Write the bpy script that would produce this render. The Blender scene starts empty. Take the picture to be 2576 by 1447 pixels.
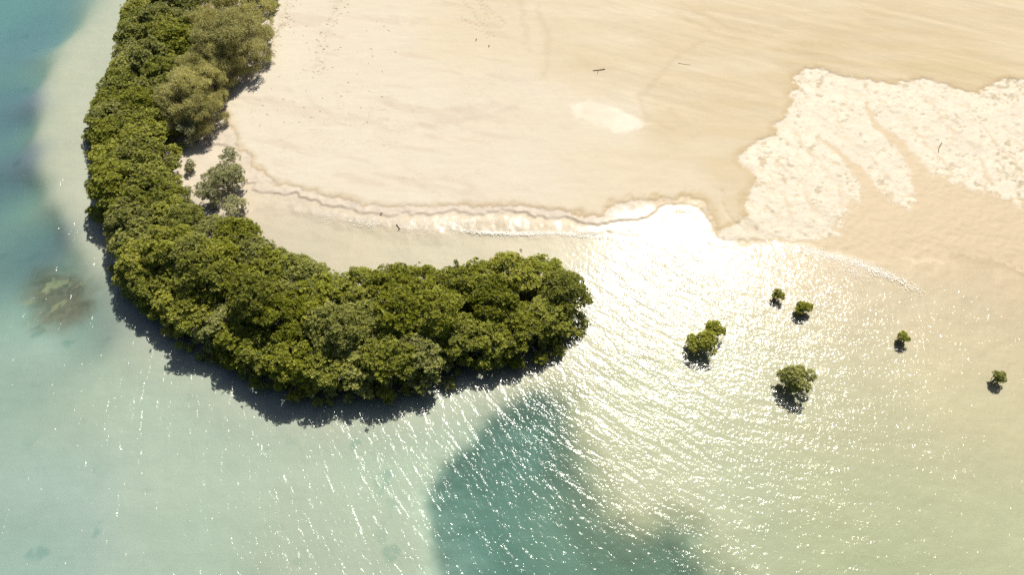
import bpy, math, random
import numpy as np
from mathutils import Vector

random.seed(7)
RNG = np.random.default_rng(11)
scene = bpy.context.scene
COL = scene.collection

# ------------------------------------------------------------------ camera
FX = 1839.0                       # focal length in pixels of a 2576 px wide picture
CAM_H = 48.0
PITCH = math.radians(57.0)        # looking down
cam_d = bpy.data.cameras.new('camera')
cam = bpy.data.objects.new('camera', cam_d)
COL.objects.link(cam)
cam.location = (0, 0, CAM_H)
cam.rotation_euler = (math.radians(90) - PITCH, 0, 0)
cam_d.sensor_width = 36.0
cam_d.lens = 36.0 * FX / 2576.0
cam_d.clip_end = 6000
cam_d.clip_start = 0.5
scene.camera = cam
scene.render.resolution_x, scene.render.resolution_y = 1024, 576

_c, _s = math.cos(PITCH), math.sin(PITCH)


def ray(px, py):
    u, v = px - 1288.0, 723.5 - py
    return np.array([u, FX * _c + v * _s, -FX * _s + v * _c])


def at(px, py, z=0.0):
    """a place in the bay: where the surveyed point (photo survey coordinates) meets height z"""
    d = ray(px, py)
    t = (z - CAM_H) / d[2]
    return np.array([d[0] * t, d[1] * t])


# ------------------------------------------------------------------ sky, sun, exposure
g = ray(1700, 625)
SUN = np.array([g[0], g[1], -g[2]]); SUN /= np.linalg.norm(SUN)
sun_el = math.asin(SUN[2]); sun_az = math.atan2(SUN[0], SUN[1])
world = bpy.data.worlds.new('World'); scene.world = world
world.use_nodes = True
wn = world.node_tree
sky = wn.nodes.new('ShaderNodeTexSky')
sky.sky_type = 'NISHITA'; sky.sun_disc = False
sky.air_density = 1.0; sky.dust_density = 1.6; sky.ozone_density = 0.6
sky.sun_elevation = sun_el; sky.sun_rotation = sun_az
bg = wn.nodes['Background']; bg.inputs['Strength'].default_value = 0.05
wn.links.new(sky.outputs[0], bg.inputs[0])
sd = bpy.data.lights.new('sun', 'SUN'); sd.energy = 4.6; sd.angle = math.radians(0.5)
sd.color = (1.0, 0.945, 0.82)
so = bpy.data.objects.new('sun', sd); COL.objects.link(so)
so.rotation_euler = Vector(-SUN).to_track_quat('-Z', 'Y').to_euler()
so.location = (0, 0, 80)
vs = scene.view_settings
vs.view_transform = 'Standard'; vs.look = 'None'; vs.gamma = 1.0; vs.exposure = 0.54
vs.use_curve_mapping = False
scene.cycles.use_denoising = False
scene.cycles.max_bounces = 7
scene.cycles.volume_bounces = 1
scene.cycles.diffuse_bounces = 3
scene.cycles.transparent_max_bounces = 8
scene.cycles.sample_clamp_indirect = 4.0
scene.cycles.caustics_reflective = False
scene.cycles.caustics_refractive = False


# ------------------------------------------------------------------ small helpers
def S(*pts):
    """source-pixel trace (3992 wide) -> ground positions"""
    return np.array([at(x * 0.645291, y * 0.645291, 0.0) for x, y in pts])


def D(*pts):
    """2576-wide trace -> ground positions"""
    return np.array([at(x, y, 0.0) for x, y in pts])


def _hash(ix, iy, seed):
    h = (ix.astype(np.int64) * 374761393 + iy.astype(np.int64) * 668265263 + seed * 1274126177) & 0xFFFFFFFF
    h = ((h ^ (h >> 13)) * 1274126177) & 0xFFFFFFFF
    h = (h ^ (h >> 16)) & 0xFFFFFF
    return h / float(0xFFFFFF)


def vnoise(x, y, seed=0):
    ix, iy = np.floor(x), np.floor(y)
    fx, fy = x - ix, y - iy
    fx = fx * fx * fx * (fx * (fx * 6 - 15) + 10); fy = fy * fy * fy * (fy * (fy * 6 - 15) + 10)
    a = _hash(ix, iy, seed); b = _hash(ix + 1, iy, seed)
    c = _hash(ix, iy + 1, seed); d = _hash(ix + 1, iy + 1, seed)
    return (a + (b - a) * fx) * (1 - fy) + (c + (d - c) * fx) * fy


def fbm(x, y, f, octv=4, seed=0, gain=0.5):
    """about -1..1"""
    s = np.zeros_like(x); amp = 1.0; tot = 0
    for k in range(octv):
        ca, sa = math.cos(k * 1.1 + .4), math.sin(k * 1.1 + .4)
        s += amp * (vnoise((x * ca - y * sa) * f + 17.3 * k, (x * sa + y * ca) * f + 5.1 * k, seed + k) * 2 - 1)
        tot += amp; amp *= gain; f *= 2.03
    return s / tot


def line_dist(X, Y, pts, closed=False):
    d = np.full(X.shape, 1e9)
    n = len(pts)
    for i in range(n if closed else n - 1):
        ax, ay = pts[i]; bx, by = pts[(i + 1) % n]
        dx, dy = bx - ax, by - ay
        L = dx * dx + dy * dy + 1e-12
        t = np.clip(((X - ax) * dx + (Y - ay) * dy) / L, 0, 1)
        d = np.minimum(d, (X - ax - t * dx) ** 2 + (Y - ay - t * dy) ** 2)
    return np.sqrt(d)


def inside(X, Y, pts):
    r = np.zeros(X.shape, bool)
    n = len(pts)
    for i in range(n):
        ax, ay = pts[i]; bx, by = pts[(i + 1) % n]
        if ay == by:
            continue
        cond = (ay > Y) != (by > Y)
        r ^= cond & (X < (bx - ax) * (Y - ay) / (by - ay) + ax)
    return r


def sdf(X, Y, pts):
    """negative inside"""
    d = line_dist(X, Y, pts, True)
    return np.where(inside(X, Y, pts), -d, d)


def sm(a, b, x):
    t = np.clip((x - a) / (b - a), 0, 1)
    return t * t * (3 - 2 * t)


def field(X, Y, ctrl, s=2.0, p=2.2):
    """smooth blend of scattered control values"""
    num = None; den = np.zeros(X.shape)
    for px, py, *val in ctrl:
        cx, cy = at(px, py)
        w = 1.0 / ((X - cx) ** 2 + (Y - cy) ** 2 + s * s) ** p
        den += w
        v = [w * q for q in val]
        num = v if num is None else [a + b for a, b in zip(num, v)]
    out = [a / den for a in num]
    return out[0] if len(out) == 1 else out


def new_mat(name):
    m = bpy.data.materials.new(name); m.use_nodes = True
    nt = m.node_tree; nt.nodes.clear()
    return m, nt


class NT:
    def __init__(self, nt): self.nt = nt

    def n(self, kind, **kw):
        nd = self.nt.nodes.new('ShaderNode' + kind)
        for k, v in kw.items():
            if k.startswith('_'):
                nd.inputs[int(k[1:])].default_value = v
            elif hasattr(nd, k):
                setattr(nd, k, v)
            else:
                nd.inputs[k.replace('__', ' ')].default_value = v
        return nd

    def l(self, a, b): self.nt.links.new(a, b)

    def math(self, op, a, b=None, c=None, clamp=False):
        nd = self.nt.nodes.new('ShaderNodeMath'); nd.operation = op; nd.use_clamp = clamp
        for i, v in enumerate((a, b, c)):
            if v is None: continue
            if hasattr(v, 'is_linked'): self.l(v, nd.inputs[i])
            else: nd.inputs[i].default_value = v
        return nd.outputs[0]

    def mixc(self, fac, a, b, blend='MIX'):
        nd = self.nt.nodes.new('ShaderNodeMix'); nd.data_type = 'RGBA'; nd.blend_type = blend
        for sock, v in ((nd.inputs[0], fac), (nd.inputs[6], a), (nd.inputs[7], b)):
            if hasattr(v, 'is_linked'): self.l(v, sock)
            else: sock.default_value = v if not isinstance(v, tuple) or len(v) == 4 else (*v, 1)
        return nd.outputs[2]

    def ramp(self, fac, stops):
        nd = self.nt.nodes.new('ShaderNodeValToRGB')
        e = nd.color_ramp.elements
        while len(e) < len(stops): e.new(0.5)
        for el, (p, c) in zip(e, stops):
            el.position = p; el.color = (*c, 1) if len(c) == 3 else c
        self.l(fac, nd.inputs[0])
        return nd.outputs[0]


def attr(N, name):
    a = N.n('Attribute'); a.attribute_name = name; return a


def mesh_obj(name, verts, faces_tri=None, quads=None, mat=None, parent=None, smooth=False):
    me = bpy.data.meshes.new(name)
    verts = np.asarray(verts, np.float32)
    me.vertices.add(len(verts)); me.vertices.foreach_set('co', verts.ravel())
    fs = quads if quads is not None else faces_tri
    k = fs.shape[1]; nf = len(fs)
    me.loops.add(nf * k); me.loops.foreach_set('vertex_index', fs.astype(np.int32).ravel())
    me.polygons.add(nf)
    me.polygons.foreach_set('loop_start', np.arange(0, nf * k, k, dtype=np.int32))
    me.polygons.foreach_set('use_smooth', np.full(nf, smooth))
    me.update(calc_edges=True)
    if mat: me.materials.append(mat)
    o = bpy.data.objects.new(name, me); COL.objects.link(o)
    if parent: o.parent = parent
    return o


def set_attr(me, name, data, domain='POINT', kind='FLOAT'):
    a = me.attributes.new(name, kind, domain)
    a.data.foreach_set('value' if kind == 'FLOAT' else 'color', np.asarray(data, np.float32).ravel())


def tag(o, label, cat, group=None, kind=None):
    o['label'] = label; o['category'] = cat
    if group: o['group'] = group
    if kind: o['kind'] = kind


# ------------------------------------------------------------------ traced outlines of the bay
SCARP = S((700, 520), (812, 547), (844, 566), (880, 566), (912, 579), (916, 640), (930, 700), (948, 712), (1000, 714),
          (990, 740), (1030, 750), (1095, 747), (1130, 757), (1161, 758), (1223, 784), (1285, 803), (1397, 818),
          (1503, 827), (1578, 840), (1665, 837), (1721, 842), (1795, 831), (1870, 828), (1951, 822), (2019, 842),
          (2137, 852), (2220, 853), (2293, 865), (2404, 864), (2499, 866), (2545, 850), (2575, 815), (2620, 790), (2670, 785),
          (2735, 795), (2760, 815), (2768, 850), (2785, 890), (2795, 925), (2839, 936), (2922, 925), (3046, 932), (3171, 940),
          (3215, 968), (3300, 985), (3400, 1000), (3560, 1000), (3760, 1010), (4100, 1100), (4700, 1300))
UPPER = S((840, 400), (862, 448), (912, 516), (943, 597), (1024, 672), (1092, 715), (1198, 746), (1298, 765),
          (1422, 790), (1534, 809), (1671, 812), (1795, 809), (1920, 802), (2044, 809), (2169, 827), (2300, 837),
          (2354, 837), (2399, 802), (2457, 797), (2462, 777), (2549, 789), (2565, 777), (2644, 764), (2715, 764),
          (2760, 773), (2777, 804), (2781, 845), (2793, 882), (2802, 900), (2850, 890), (2873, 871), (2910, 827), (2898, 777),
          (2935, 721), (2929, 678), (2885, 622), (2916, 585), (2960, 553), (3034, 522), (3016, 491), (3065, 460),
          (3078, 410), (3059, 373), (3103, 354), (3090, 323), (3109, 292), (3134, 274), (3202, 286), (3308, 302),
          (3395, 317), (3488, 330), (3594, 320), (3694, 339), (3812, 367), (3861, 326), (3992, 320), (4700, 300))
MAT = S((3134, 274), (3202, 286), (3308, 302), (3395, 317), (3488, 330), (3594, 320), (3694, 339), (3812, 367),
        (3861, 326), (3992, 320), (4700, 300), (4700, 950), (3992, 833), (3942, 802), (3818, 771), (3756, 740),
        (3675, 709), (3600, 697), (3582, 734), (3575, 796), (3550, 833), (3457, 784), (3395, 734), (3370, 802),
        (3296, 846), (3320, 900), (3250, 940), (3171, 940), (3046, 932), (2922, 925), (2839, 936), (2795, 925),
        (2795, 900), (2850, 890), (2873, 871), (2910, 827), (2898, 777), (2935, 721), (2929, 678), (2885, 622),
        (2916, 585), (2960, 553), (3034, 522), (3016, 491), (3065, 460), (3078, 410), (3059, 373), (3103, 354),
        (3090, 323), (3109, 292))
TONGUE_A = S((3190, 530), (3220, 560), (3300, 628), (3364, 715), (3385, 800))
TONGUE_B = S((3376, 400), (3376, 435), (3420, 504), (3507, 572), (3563, 647), (3594, 709), (3610, 760))
BAY = S((2300, 850), (2354, 837), (2399, 802), (2457, 797), (2462, 777), (2549, 789), (2565, 777), (2644, 764), (2715, 764),
        (2760, 773), (2777, 804), (2781, 845), (2793, 882), (2795, 925), (2700, 930), (2500, 925), (2300, 905))
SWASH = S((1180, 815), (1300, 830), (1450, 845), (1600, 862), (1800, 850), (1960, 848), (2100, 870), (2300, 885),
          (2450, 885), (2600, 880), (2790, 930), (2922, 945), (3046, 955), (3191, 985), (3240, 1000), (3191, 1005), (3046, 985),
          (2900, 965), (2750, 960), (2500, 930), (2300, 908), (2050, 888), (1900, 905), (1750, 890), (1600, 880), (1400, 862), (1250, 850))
DROP = S((2818, 752), (2819, 790), (2838, 835), (2860, 868), (2880, 872), (2895, 850))
GROVE_PX = [(330, -60, 2.5), (300, 30, 2.5), (284, 110, 2.5), (268, 160, 2.5), (240, 210, 2.5), (226, 250, 2.5), (216, 300, 2.5),
            (222, 360, 2.5), (232, 420, 2.5), (238, 480, 2.2), (266, 560, 2.2), (280, 620, 2.2), (310, 690, 2.0),
            (348, 740, 1.8), (388, 795, 1.6), (420, 825, 1.4), (500, 865, 1.2), (560, 885, 1.0), (600, 925, .9),
            (660, 950, .8), (740, 978, .8), (800, 985, .8), (880, 985, .8), (940, 970, .8), (1000, 975, .8),
            (1080, 955, .8), (1120, 940, .8), (1160, 920, .8), (1220, 915, .8), (1300, 895, .9), (1380, 870, 1.1),
            (1435, 832, 1.5), (1465, 790, 2.0), (1480, 745, 2.4), (1472, 700, 2.8), (1445, 660, 3.2), (1400, 640, 3.2),
            (1350, 625, 3.3), (1300, 632, 3.3), (1240, 640, 3.3), (1180, 642, 3.3), (1140, 655, 3.3), (1080, 655, 3.3),
            (1020, 657, 3.3), (950, 658, 3.3), (900, 660, 3.3), (860, 662, 3.3), (825, 680, 3.3), (795, 672, 3.3),
            (790, 628, 3.3), (750, 630, 3.3), (720, 640, 3.3), (690, 630, 3.3), (675, 595, 3.3), (655, 565, 3.3),
            (620, 548, 3.2), (590, 538, 3.5), (560, 528, 3.2), (495, 518, 3.0), (440, 492, 3.0), (410, 445, 3.0),
            (398, 400, 3.0), (396, 350, 3.0), (390, 300, 3.0), (400, 240, 3.0), (425, 200, 3.2), (455, 150, 3.5),
            (485, 100, 3.5), (500, 40, 3.5), (520, -60, 3.5)]
GROVE = np.array([at(*p) for p in GROVE_PX])

# ------------------------------------------------------------------ ground: beach and sea bed, one sheet
def axis(lo, hi, step, far):
    core = np.arange(lo, hi + step * .5, step)
    a, s, left = lo, step, []
    while a > -far:
        s *= 1.35; a -= s; left.append(a)
    a, s, right = core[-1], step, []
    while a < far:
        s *= 1.35; a += s; right.append(a)
    return np.concatenate([left[::-1], core, right])


gx = axis(-63.0, 63.0, 0.115, 2500.0)
gy = axis(7.0, 72.0, 0.115, 2500.0)
GX, GY = np.meshgrid(gx, gy)
X, Y = GX.ravel(), GY.ravel()


def ground_fields(X, Y):
    # domain warp gives eroded, ragged edges
    wx = X + 0.55 * fbm(X, Y, .35, 3, 3) + 0.38 * fbm(X, Y, 1.5, 4, 5, .6)
    wy = Y + 0.55 * fbm(X, Y, .35, 3, 8) + 0.38 * fbm(X, Y, 1.5, 4, 13, .6)
    far = S((4700, -900), (700, -900))
    land_poly = np.vstack([SCARP, far])
    upper_poly = np.vstack([UPPER, far])
    s_low = sdf(wx, wy, land_poly)           # <0 : behind the scarp
    s_up = sdf(wx, wy, upper_poly)           # <0 : dry upper beach
    fringe = sm(8.5, 10.5, X) * sm(34, 38, Y)
    s_up = s_up + fringe * (.42 * fbm(X * .7 + Y * .5, Y * 1.6 - X * 1.3, 1.7, 3, 25, .6) * sm(20, 13, X) + .16 * fbm(X, Y, 2.4, 3, 27, .65))
    s_mat = sdf(wx + .25 * fbm(X, Y, 2.6, 2, 21), wy + .25 * fbm(X, Y, 2.6, 2, 22), MAT) + .45 * sm(16, 10, X) * np.clip(fbm(X * .6 + Y * .6, Y * 2.2 - X * 1.2, 1.6, 2, 23), -1, 1)
    s_grove = sdf(X, Y, GROVE)
    # sea bed
    Z = field(X, Y, [
        (-200, -100, -1.9), (20, 20, -1.6), (100, 60, -1.5), (25, 180, -1.6), (5, 320, -1.7), (25, 480, -1.75), (80, 570, -1.7),
        (60, 640, -1.5), (150, 660, -1.4), (120, 730, -1.1), (210, 720, -1.1), (150, 820, -1.0), (-150, 500, -2.2),
        (330, 10, -.30), (270, 60, -.30), (215, 110, -.30), (180, 170, -.30), (150, 230, -.32), (135, 320, -.34), (140, 400, -.34), (165, 470, -.32), (195, 540, -.34), (240, 610, -.36),
        (190, 270, -.28), (185, 350, -.28), (195, 430, -.28), (225, 500, -.28), (255, 570, -.3), (270, 640, -.42),
        (350, 850, -.6), (100, 900, -.7), (0, 1000, -.8), (300, 1000, -.62), (500, 980, -.6),
        (100, 1200, -.75), (400, 1200, -.62), (700, 1200, -.6), (0, 1420, -.95), (400, 1420, -.74), (800, 1400, -.62),
        (950, 1100, -.68), (1000, 1300, -.66), (1050, 1440, -.7), (1180, 1000, -.65), (1300, 930, -.65),
        (1500, 850, -.42), (1650, 800, -.3), (1600, 1000, -.5), (1700, 1200, -.55), (1850, 950, -.42), (2000, 1100, -.48), (1900, 1250, -.6),
        (2000, 1400, -.7), (2200, 1300, -.55), (2300, 1100, -.30), (2450, 1300, -.32), (2560, 1430, -.34), (2560, 1000, -.14),
        (2100, 800, -.22), (2300, 850, -.2), (2450, 800, -.13), (2560, 760, -.08), (2000, 690, -.12),
        (2000, 624, -.015), (2040, 632, -.015), (2080, 642, -.015), (2120, 652, -.015), (2160, 664, -.015), (2200, 680, -.015), (2240, 697, -.015), (2290, 720, -.02), (2335, 742, -.03),
        (750, 560, -.08), (900, 590, -.12), (740, 600, -.14), (1100, 610, -.16), (1300, 590, -.12), (1450, 620, -.16), (1550, 600, -.10), (1500, 700, -.3),
        (500, 430, .05), (450, 440, .05), (600, 500, .03), (680, 540, -.02),
        (800, 900, -.5), (600, 750, -.3), (400, 600, -.3), (300, 300, -.2), (1200, 800, -.4),
        (700, 1800, -1.6), (1800, 1800, -1.2), (2900, 1500, -.5), (2900, 1000, -.2)], s=2.0)
    # hole with sea grass, lower centre
    hole = D((1215, 1055), (1150, 1125), (1095, 1200), (1072, 1280), (1085, 1370), (1112, 1450), (1170, 1600), (1250, 1900), (2100, 1900), (1930, 1600),
             (1850, 1460), (1795, 1380), (1760, 1315), (1690, 1285), (1640, 1300), (1600, 1318), (1550, 1290), (1520, 1230), (1490, 1150),
             (1465, 1070), (1440, 1000), (1395, 955), (1330, 965), (1270, 1005))
    s_hole = sdf(X + .7 * fbm(X, Y, .3, 4, 31), Y + .7 * fbm(X, Y, .3, 4, 37), hole)
    hl = D((1215, 1055), (1150, 1125), (1095, 1200), (1072, 1280), (1085, 1370), (1112, 1450), (1170, 1600), (1250, 1900))
    sharp = sm(9.0, 0.0, line_dist(X, Y, hl))
    k_hole = sm(.45, -.75 - 1.3 * (1 - sharp), s_hole)
    k_hole *= np.clip(.86 + .25 * fbm(X, Y, .12, 3, 39) + .12 * sharp, 0, 1)
    Z = Z - .95 * sm(1.5, -4.0, s_hole)
    # beach levels
    shore_rise = np.clip(-s_low, 0, 60)
    flat_right = sm(8.0, 20.0, X)            # the right hand flats barely rise
    beach = 0.17 + 0.012 * shore_rise
    z_land = np.where(s_up < 0, beach + .02 + .03 * sm(0, -.25, s_up) + .012 * np.clip(-s_up, 0, 40), beach * (1 - .12 * flat_right))
    z_land *= (1 - .35 * flat_right)
    step = sm(0.10, -0.10, s_low)
    apron = 0.085 * sm(2.6, 0.0, s_low) + np.maximum(Z, -.02 - 0.055 * np.clip(s_low - .8, 0, 99)) * sm(0.2, 1.6, s_low) \
        + 0 * s_low
    lagoonish = sm(7.0, 3.0, s_low)
    Zs = Z * (1 - lagoonish) + apron * lagoonish
    soft = sm(14, 22, X)                     # right: no ledge, the flat slides under the water
    step = step * (1 - soft) + soft * sm(3.0, -5.0, s_low)
    Zs = Zs * (1 - soft) + soft * np.minimum(Z, -.01 - .03 * np.clip(s_low, 0, 99))
    Zf = Zs * (1 - step) + z_land * step
    k_near = sm(5.0, .5, s_grove)
    Zf = Zf * (1 - k_near) + k_near * np.maximum(Zf, -.32)
    k_grove = sm(1.0, -1.5, s_grove)
    Zf = Zf * (1 - k_grove) + k_grove * np.clip(Zf, -.45, .1)
    return dict(s_low=s_low, s_up=s_up, s_mat=s_mat, s_grove=s_grove, Z=Zf, k_hole=k_hole, s_hole=s_hole, soft=soft,
                step=step, wx=wx, wy=wy, k_grove=k_grove)


def in_tri_noise(v, lo, hi): return sm(lo, hi, v)


F = ground_fields(X, Y)
n1 = fbm(X, Y, .22, 4, 41); n2 = fbm(X, Y, .9, 4, 43); n3 = fbm(X, Y, 3.1, 3, 47)
# long streaks (wind and tide), running down to the right
ca, sa = math.cos(.36), math.sin(.36)
st_u, st_v = X * ca - Y * sa, X * sa + Y * ca
streak = fbm(st_u * .12 + .5 * n1 + .2 * n2, st_v * 1.7 + .3 * n1, 1.0, 5, 51, .62)
st2 = fbm(X * .11 + .2 * n1, Y * .8 + .05 * X, 1.0, 4, 57)
cm, sm_ = math.cos(.75), math.sin(.75)
mu, mv = X * cm - Y * sm_, X * sm_ + Y * cm
lf = sm(22, 14, X)
pits = sm(.15, .6, fbm(X, Y * 1.25, 1.7, 4, 61, .65) + .25 * n1) * .8 * (1 - .4 * lf) + sm(.2, .65, fbm(mu * .35, mv * 1.3, 1.2, 4, 63, .6)) * (.25 + .6 * lf)
pits = np.clip(pits, 0, 1)
mat = sm(.10, -.14, F['s_mat'])
ta = line_dist(F['wx'], F['wy'], TONGUE_A)
tb = line_dist(F['wx'], F['wy'], TONGUE_B)
ta_a, tb_a = at(*(np.array((3190, 530)) * .6453)), at(*(np.array((3376, 400)) * .6453))
wa = .10 + .10 * np.hypot(X - ta_a[0], Y - ta_a[1]); wb = .10 + .085 * np.hypot(X - tb_a[0], Y - tb_a[1])
tong = np.maximum(sm(wa + .15, wa * .5, ta), sm(wb + .15, wb * .5, tb))
LOWEDGE = S((3992, 833), (3942, 802), (3818, 771), (3756, 740), (3675, 709), (3600, 697), (3582, 734), (3575, 796), (3550, 833),
            (3457, 784), (3395, 734), (3370, 802), (3296, 846), (3320, 900), (3250, 940))
dle = line_dist(X, Y, LOWEDGE)
mat = mat * (1 - tong)
mat *= sm(-.12, .12, fbm(X * 1.2, Y * 1.2, 1.5, 4, 111, .65) + .55 * (dle - .45))
runnel = np.zeros_like(X)
for pts_, w0, w1 in ((S((3060, 480), (3110, 560), (3190, 640), (3250, 720), (3290, 800)), .05, .3), (S((2980, 590), (3060, 660), (3130, 730), (3180, 830)), .05, .28),
                     (S((3440, 400), (3500, 470), (3600, 560), (3680, 640), (3720, 700)), .04, .22), (S((3600, 390), (3700, 500), (3800, 610), (3850, 720)), .04, .24),
                     (S((3250, 420), (3300, 520), (3400, 620), (3470, 720)), .04, .2), (S((3750, 420), (3850, 540), (3960, 640)), .04, .2),
                     (S((3000, 700), (3060, 780), (3090, 860)), .05, .2)):
    dd_ = line_dist(F['wx'] + .25 * n2, F['wy'] + .25 * n3, pts_)
    fr0 = np.hypot(X - pts_[0][0], Y - pts_[0][1]) / np.linalg.norm(pts_[-1] - pts_[0])
    wd_ = w0 + (w1 - w0) * np.clip(fr0, 0, 1)
    runnel = np.maximum(runnel, sm(wd_ + .12, wd_ * .3, dd_) * sm(-.5, .2, n2))
mat = mat * (1 - .7 * runnel)
matZ = mat * (.03 + .025 * n2 - .04 * pits)
Zg = F['Z'] + matZ + .012 * n2 * F['step'] + .004 * n3
# grooves and ridges
dg = line_dist(F['wx'] * .5 + X * .5, F['wy'] * .5 + Y * .5, DROP)
Zg -= .05 * sm(.25, 0, dg)
band = (F['s_up'] > 0) & (F['s_low'] < 0)
Zg += band * (.02 * n3 + .015 * n2)
Zg += np.where(F['step'] < .5, .015 * n2, 0)

# --- colours of the ground
def C(r, g, b): return np.array([r, g, b])


pale, cream, tan, warm = C(.645, .585, .485), C(.63, .55, .425), C(.555, .46, .305), C(.57, .45, .275)
tanness = field(X, Y, [(640, 60, .05), (700, 200, .0), (900, 100, .22), (1000, 300, .05), (800, 400, .0), (1000, 450, .05), (1200, 100, .55),
                       (1300, 300, .25), (1500, 60, .65), (1500, 200, .72), (1700, 200, .8), (1300, 450, .15), (1500, 400, .5), (1520, 300, .25),
                       (1700, 350, .85), (1700, 450, .6), (1850, 300, .95), (2000, 60, .85), (2300, 100, .9), (2500, 60, .85), (2400, 170, 1.0),
                       (1850, 420, .9), (2100, 140, .95), (2000, 500, .8), (2300, 540, .95), (2500, 600, 1.0), (2400, 650, 1.0)], s=1.5)
tanness = np.clip(tanness + .16 * st2 + .10 * n1, 0, 1.15)
t = tanness[:, None]
dry = np.where(t < .5, pale + (cream - pale) * (t / .5), cream + (tan - cream) * ((t - .5) / .5))
right_streak = sm(2, 14, X) * sm(45, 52, Y)
dry = dry * (1 - .05 * sm(.05, .35, -streak)[:, None] * right_streak[:, None]) + (.032 * sm(.05, .45, streak) * right_streak)[:, None] * C(1, .95, .85) * .9
# pale lens-shaped patch on the upper beach
lens = D((1420, 275), (1480, 262), (1560, 275), (1600, 300), (1630, 320), (1560, 340), (1500, 330), (1440, 305))
k = (sm(.25, -.35, sdf(F['wx'] + .5 * n1, F['wy'] + .3 * n2, lens)) * (.75 + .5 * n2))[:, None]
dry = dry * (1 - k) + k * C(.735, .675, .565)
for trk in (D((1760, 110), (1660, 190), (1610, 250), (1630, 310), (1720, 345), (1800, 350)), D((1340, -20), (1365, 60), (1375, 140), (1370, 230)),
            D((1300, -20), (1322, 60), (1330, 140)), D((1700, 40), (1800, 90), (1950, 130), (2100, 150)), D((1720, 20), (1820, 70), (1980, 110), (2150, 128)),
            D((1680, 280), (1730, 320), (1790, 335)), D((700, 220), (850, 300), (1000, 330), (1180, 320), (1300, 285)), D((1000, 250), (1080, 285), (1200, 290))):
    kt = sm(.55, .05, line_dist(F['wx'], F['wy'], trk)) * sm(-.3, .3, n1 + .5 * n2)
    dry = dry * (1 - .075 * kt[:, None] * C(.8, 1, 1.2))
# faint old tide marks: thin, broken, slightly darker lines
tfield = fbm(X * .16 + .5 * n1, Y * .55 + .1 * X, 1.0, 4, 101)
for lv, wd_, st_k in ((.05, .022, .16), (-.14, .018, .13), (.22, .018, .12), (-.3, .016, .10)):
    kl = sm(wd_, 0, np.abs(tfield - lv)) * sm(-.15, .3, fbm(X, Y, .45, 3, 103)) * sm(6, -2, X) * sm(58, 50, Y)
    dry = dry * (1 - st_k * kl[:, None] * C(.85, 1, 1.15))
smear = sm(.1, .5, fbm(X * .2 + .3 * n2, Y * .9 + .25 * X, 1.0, 4, 107)) * sm(4, -4, X)
dry = dry * (1 - .09 * smear[:, None] * C(.7, 1, 1.1))
col = dry.copy()
# damp band between tide mark and scarp, pink clay
clay = C(.58, .50, .41)
kb = sm(-.05, .08, F['s_up'])[:, None]
col = col * (1 - kb) + kb * (clay * (1 + .10 * n2[:, None] + .08 * n3[:, None]))
under = sm(.0, .25, F['s_low'])[:, None]
# tide mark line above the band
tm = (sm(-.75, -.08, F['s_up']) * sm(.10, 0, F['s_up']))[:, None] * (.55 + .45 * sm(-.3, .3, n1))[:, None]
left = sm(4, -2, X)[:, None]
col = col * (1 - .62 * tm) + .62 * tm * C(.50, .385, .245)
tml = (sm(.11, .02, np.abs(F['s_up'])) * sm(-.4, .45, n2))[:, None]
col = col * (1 - .4 * tml) + .4 * tml * (C(.44, .31, .16) + sm(8, 11, X)[:, None] * C(.06, .06, .02))
# pale crusted mat on the right
mcol = C(.635, .575, .465) * (1 + .08 * n2[:, None] + .06 * n1[:, None]) * (1 - .48 * pits[:, None]) + np.zeros((1, 3))
mcol -= pits[:, None] * C(-.03, .02, .08)
mk = mat[:, None] * (F['s_low'] < .3)[:, None]
col = col * (1 - mk) + mk * mcol
wetflat = (sm(.0, .3, F['s_up']) * (1 - mat) * sm(9, 14, X))[:, None]
col = col * (1 - wetflat) + wetflat * C(.53, .42, .275)
tme = (sm(.55, .05, np.abs(F['s_mat'] - .05)) * sm(8.5, 10.5, X) * sm(.9, -.1, F['s_up']))[:, None] * (sm(-.35, .3, n2) * (.45 + .55 * sm(19, 13, X)))[:, None]
col = col * (1 - .55 * tme) + .55 * tme * C(.46, .33, .165)
er = (sm(.6, .1, np.abs(F['s_up'] + .2)) * sm(22, 13, X) * sm(9.0, 10.5, X) * sm(-.5, .3, n2 + .5 * n3))[:, None]
col = col * (1 - .5 * er) + .5 * er * C(.47, .35, .17)
# scarp face
sc = (sm(.14, .03, np.abs(F['s_low'] + .02)) * (1 - F['soft']) * sm(9.5, 7.5, X))[:, None] * (sm(-.3, .35, n2 + .4 * n3) * (.35 + .65 * sm(-.3, .3, n1)))[:, None]
red = sm(-14, -21, X)[:, None]
col = col * (1 - .68 * sc) + .68 * sc * (C(.32, .21, .13) * (1 - red) + C(.36, .19, .12) * red)
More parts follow.
